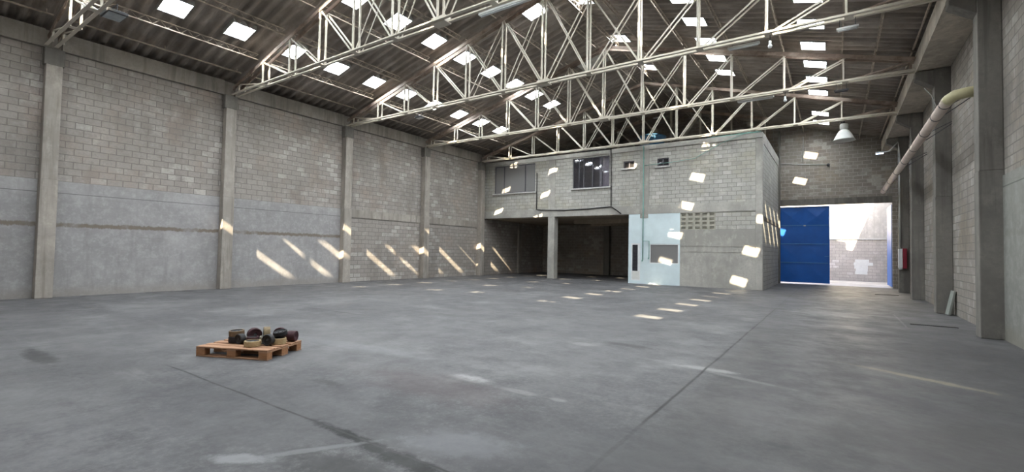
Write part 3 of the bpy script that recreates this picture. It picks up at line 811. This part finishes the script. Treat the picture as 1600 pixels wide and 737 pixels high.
# leaning board
b = MB(); b.box(-.025, .025, -.14, .14, 0, .70)
o = b.build('leaning_board', M['board'], bevel=.006); o.location = (2.62, 18.12, .01); o.rotation_euler = (0, R(11), R(6))
tag(o, 'small grey board leaning against the gate side wall', 'board')
# trench covers
for i, (x0, x1, y0, y1, lab) in enumerate(((1.48, 2.34, 14.86, 14.96, 'dark iron drain slot in the floor close to the nearest gate side column'), (1.4, 2.2, 25.7, 25.86, 'dark iron drain slot in the floor near the gate'))):
    t = thing('drain_cover', lab, 'drain cover', ((x0+x1)/2, (y0+y1)/2, 0)); w = (x1-x0)/2; h = (y1-y0)/2
    mb = MB(); mb.box(-w,w,-h,-h+.015,0,.012); mb.box(-w,w,h-.015,h,0,.012); mb.build('rim', M['grate'], t)
    mb = MB()
    for k in range(24):
        x = -w + 2*w*(k+.5)/24; mb.box(x-.011, x+.011, -h+.015, h-.015, .0, .01)
    mb.build('bars', M['grate'], t)
# red box on the last column
e = thing('fire_hose_box', 'red box with a white side hung on the last column before the gate', 'fire box', (2.54, 28.195, 1.12))
MB().box(-.0, .15, -.2, 0, .0, .92).build('cabinet', M['red'], e, bevel=.01)
MB().box(-.155, -.001, -.2, 0, .02, .90).build('side_panel', M['white'], e, bevel=.02)
MB().lathe([(0,-.06),(.06,-.05),(.075,0),(.075,.018)], (-.07,-.1,0), 14).build('cup', M['white'], e, smooth=True)
cable('conduit', 'grey conduit rising from the red box up the last column', [(2.46,28.16,2.05),(2.46,28.16,6.3)], .03, M['lightgrey'], 'conduit')
# lit flood lamp on an arm
l = thing('wall_lamp', 'lit bluish floodlight on a bent arm above the red box', 'lamp', (2.38, 28.12, 6.0))
MB().tube([(.12,.05,.0),(.06,0,.7),(.03,0,1.02),(-.28,0,.62),(-.50,0,.60)], .03, 8).build('arm', M['lightgrey'], l, smooth=True)
hs = MB().box(-.80,-.5,-.09,.09,.55,.64).build('housing', M['lightgrey'], l, bevel=.02)
MB().box(-.79,-.51,-.08,.08,.53,.549).build('lens', M['led'], hs)
cable('electrical_cable', 'thin cable sagging from the second gate side column head', [(2.2,18.42,6.70),(2.36,18.42,6.45),(2.5,18.42,6.0)], .012, M['lightgrey'])

# ------------------------------------------------------------------ lamps on the trusses
bell = thing('high_bay_lamp', 'white bell shaped high bay lamp hanging below the farthest truss', 'lamp', (.3, TY[4]+.28, 0))
MB().lathe([(0,7.12),(.13,7.12),(.15,7.06),(.15,6.92),(.10,6.86)], n=20).build('ballast', M['lightgrey'], bell, smooth=True)
MB().tube([(0,0,7.27),(0,0,7.1)], .02, 8).build('stem', M['dark'], bell)
mb = MB().lathe([(.10,6.88),(.17,6.84),(.26,6.70),(.36,6.48),(.40,6.42),(.385,6.42),(.34,6.48),(.24,6.69),(.15,6.80),(.0,6.83)], n=32)
sh = mb.build('shade', M['lightgrey'], bell, smooth=True)
MB().lathe([(0,6.5),(.05,6.52),(.075,6.6),(.05,6.72),(.03,6.8),(0,6.8)], n=16).build('bulb', M['white'], sh, smooth=True)
def batten(label, x0, x1, y, z, mat=None, body=None, tilt=0., drop=.2):
    t = thing('batten_lamp', label, 'lamp', ((x0+x1)/2, y, z)); w = (x1-x0)/2
    hs = MB().box(-w, w, -.05, .05, 0, .05).build('housing', body or M['lightgrey'], t, bevel=.006)
    mb = MB()
    for s in (-.025, .025): mb.tube([(-w+.03, s, -.016), (w-.03, s, -.016)], .015, 8)
    mb.build('tubes', mat or M['white'], hs, smooth=True)
    for s in (-w*.7, w*.7): MB().tube([(s,0,.05),(s,0,drop)], .008, 6).build('hanger', M['dark'], t)
    return t
batten('pale batten lamp under the third truss near the gate side', .03, .46, TY[2]+.13, 7.0, drop=.25)
batten('dark batten lamp under the fourth truss near the gate side', -.03, .36, TY[3]+.13, 7.0, M['dark'], M['dark'], drop=.25)
batten('long pale batten under the third truss left of the drop light', -2.4, -1.63, TY[2]+.30, 7.17, drop=.09)
batten('long pale batten under the fourth truss left of the drop light', -2.95, -1.78, TY[3]+.30, 7.19, drop=.07)
batten('long pale batten under the second truss near its middle', -6.85, -5.4, TY[1]+.10, 7.08, drop=.17)
batten('pale batten lamp hanging in the dark above the office roof', -9.05, -8.5, 27.9, 9.75, drop=.75)
def drop(label, x, y):
    t = thing('drop_light', label, 'lamp', (x, y, 0))
    MB().tube([(0,0,7.26),(0,0,7.09)], .012, 6).build('cord', M['dark'], t)
    MB().lathe([(0,7.10),(.03,7.10),(.035,7.04),(.03,7.02),(.055,6.97),(.04,6.92),(0,6.91)], n=14).build('bulb', M['white'], t, smooth=True)
drop('small bare bulb hanging from the third truss', -1.37, TY[2]+.12)
drop('small bare bulb hanging from the fourth truss', -1.42, TY[3]+.12)
def flood(label, x, y, z, rz, s=1.):
    t = thing('floodlight', label, 'lamp', (x, y, z), rz)
    hs = MB().box(-.28*s,.28*s,-.2*s,.2*s,-.04,.04).build('housing', M['dark'], t, bevel=.02)
    MB().box(-.24*s,.24*s,-.165*s,.165*s,-.048,-.0405).build('lens', M['lightgrey'] if s < 1 else simple('flood_lens', (.30,.34,.36), .25), hs)
    mb = MB(); mb.bar((-.2*s,0,.04),(-.2*s,0,.2),.02); mb.bar((.2*s,0,.04),(.2*s,0,.2),.02); mb.bar((-.2*s,0,.2),(.2*s,0,.2),.02)
    mb.build('bracket', M['dark'], t)
flood('dark rectangular floodlight under the nearest truss', -14.1, TY[0]+.32, 7.03, R(0))
flood('small grey floodlight under the third truss', -14.08, TY[2]+.2, 7.03, 0, .6)

# ------------------------------------------------------------------ pallet with wheels
PA = math.atan2(.48, 1.05)
pal = thing('pallet', 'reddish wooden pallet standing alone on the concrete floor', 'pallet', (-7.6, 3.03, 0), PA)
PW, PD, PH = 1.15, .78, .145
def board(name, x0, x1, y0, y1, z0, z1, mat='wood'):
    return MB().box(x0, x1, y0, y1, z0, z1).build(name, M[mat], pal, bevel=.004)
for y0, y1 in ((0,.14),(.165,.265),(.315,.465),(.515,.615),(.64,.78)): board('deck_board', 0, PW, y0, y1, PH-.021, PH)
for x0 in (0, PW/2-.07, PW-.14): board('stringer_board', x0, x0+.14, 0, PD, PH-.043, PH-.022)
for x0 in (0, PW/2-.07, PW-.14):
    for y0, y1 in ((0,.11),(PD/2-.07,PD/2+.07),(PD-.11,PD)): board('block', x0+.002, x0+.138, y0, y1, .023, PH-.044, 'wood_block')
for y0, y1 in ((0,.11),(PD/2-.07,PD/2+.07),(PD-.11,PD)): board('bottom_board', 0, PW, y0, y1, 0, .022)
def wheel(label, x, y, z, r, w, tread, core, flat=True, rz=0., tilt=0.):
    """a solid wheel: coloured tread band around a dark core with a bore"""
    t = thing('solid_wheel', label, 'wheel', (0,0,0), 0, 'wheels piled on the pallet')
    Mx = Matrix.Rotation(PA, 4, 'Z')
    pos = Vector((-7.6, 3.03, 0)) + Mx @ Vector((x, y, 0)); t.location = (pos.x, pos.y, z)
    if flat: t.rotation_euler = (tilt, 0, rz)
    else: t.rotation_euler = (R(90)+tilt, 0, rz)
    h = w/2
    MB().lathe([(r*.80,-h),(r*.96,-h),(r,-h+.008),(r,h-.008),(r*.96,h),(r*.80,h)], n=28).build('tread', M[tread], t, smooth=False)
    co_ = MB().lathe([(0,-h+.022),(r*.3,-h+.022),(r*.34,-h+.012),(r*.80,-h+.004),(r*.80,h-.004),(r*.74,h-.012),(r*.36,h-.014),(r*.32,h-.026),(0,h-.026)], n=28).build('core', M[core], t, smooth=False)
    MB().lathe([(0,h-.0255),(r*.22,h-.0255),(r*.22,h-.012),(r*.15,h-.010),(0,h-.010)], n=18).build('hub', M['dark'], co_)
    return t
Z0 = PH + .001
wheel('black wheel lying under the brown one at the near end of the pile', .315, .40, Z0+.045, .105, .088, 'black', 'black')
wheel('tan and brown wheel resting on the black one at the near end', .31, .41, Z0+.134, .105, .082, 'brown', 'black', tilt=R(3))
wheel('small charcoal wheel standing in front of the pile', .47, .30, Z0+.074, .074, .085, 'charcoal', 'charcoal', flat=False, rz=R(10))
wheel('dark brown wheel lying at the back of the pile beside the tan stack', .52, .53, Z0+.10, .10, .11, 'maroon', 'maroon', flat=False, rz=R(75))
wheel('dark maroon wheel low in the middle of the pile', .625, .36, Z0+.052, .082, .102, 'maroon', 'black')
wheel('large wheel with a pale tan tread at the front edge of the pallet', .755, .20, Z0+.041, .112, .08, 'tan', 'black')
wheel('brown tan wheel standing upright in the middle of the back', .675, .60, Z0+.108, .108, .09, 'brown_tan', 'brown', flat=False, rz=R(-25))
wheel('maroon wheel standing behind the grey tan one', .85, .675, Z0+.10, .10, .06, 'maroon', 'maroon', flat=False, rz=R(40))
wheel('grey tan wheel lying between the black ones', .80, .425, Z0+.056, .088, .11, 'greytan', 'charcoal')
wheel('charcoal wheel standing with its face to the front', .935, .30, Z0+.082, .082, .08, 'charcoal', 'charcoal', flat=False, rz=R(25))
wheel('wheel with a tan tread and black face near the far corner', 1.0, .45, Z0+.045, .10, .088, 'tan', 'black')
wheel('black wheel tilted on top near the far corner', .975, .515, Z0+.148, .095, .065, 'black', 'black', tilt=R(14))
wheel('dark maroon wheel standing at the far end of the pallet', 1.06, .68, Z0+.08, .08, .12, 'maroon', 'maroon', flat=False, rz=R(-55))

# ------------------------------------------------------------------ light
w = bpy.data.worlds.new('World'); S.world = w; w.use_nodes = True; w.cycles.sampling_method = 'NONE'
nt = w.node_tree; nt.nodes.clear()
bg = nt.nodes.new('ShaderNodeBackground'); ow = nt.nodes.new('ShaderNodeOutputWorld'); sky = nt.nodes.new('ShaderNodeTexSky')
sky.sky_type = 'NISHITA'; sky.sun_disc = False; sky.sun_elevation = R(37); sky.sun_rotation = R(164); sky.air_density = 1.0; sky.dust_density = 2.5
hsv = nt.nodes.new('ShaderNodeHueSaturation'); hsv.inputs['Saturation'].default_value = .45
nt.links.new(sky.outputs[0], hsv.inputs['Color']); nt.links.new(hsv.outputs[0], bg.inputs[0]); nt.links.new(bg.outputs[0], ow.inputs[0]); bg.inputs[1].default_value = .8
sun = bpy.data.lights.new('sun', 'SUN'); so = bpy.data.objects.new('sun', sun); COL.objects.link(so)
d = Vector((-.287, 1, -.775)).normalized()
so.rotation_euler = d.to_track_quat('-Z', 'Y').to_euler(); so.location = (5, -10, 20)
sun.energy = 32.0; sun.angle = R(.53); sun.color = (1., .85, .60)

# ------------------------------------------------------------------ camera
f_px, yaw, pit, rol = 732.34, R(34.6473), R(1.8215), R(-1.0463)
r0 = Vector((math.cos(yaw), math.sin(yaw), 0)); f0 = Vector((-math.sin(yaw), math.cos(yaw), 0)); u0 = Vector((0,0,1))
F = f0*math.cos(pit) + u0*math.sin(pit); u = -f0*math.sin(pit) + u0*math.cos(pit)
Rt = r0*math.cos(rol) - u*math.sin(rol); U = r0*math.sin(rol) + u*math.cos(rol)
cam = bpy.data.cameras.new('camera'); co = bpy.data.objects.new('camera', cam); COL.objects.link(co)
co.matrix_world = Matrix(((Rt.x, U.x, -F.x, 0), (Rt.y, U.y, -F.y, 0), (Rt.z, U.z, -F.z, 1.6), (0,0,0,1)))
cam.sensor_fit = 'HORIZONTAL'; cam.sensor_width = 36; cam.lens = 36*f_px/1600; cam.clip_start = .05; cam.clip_end = 300
S.camera = co
S.view_settings.view_transform = 'Standard'; S.view_settings.look = 'None'; S.view_settings.gamma = 1; S.view_settings.use_curve_mapping = False
S.view_settings.exposure = 0.38
S.cycles.max_bounces = 8; S.cycles.diffuse_bounces = 6; S.cycles.transparent_max_bounces = 12
S.cycles.use_denoising = True; S.cycles.use_light_tree = False; S.cycles.use_adaptive_sampling = False
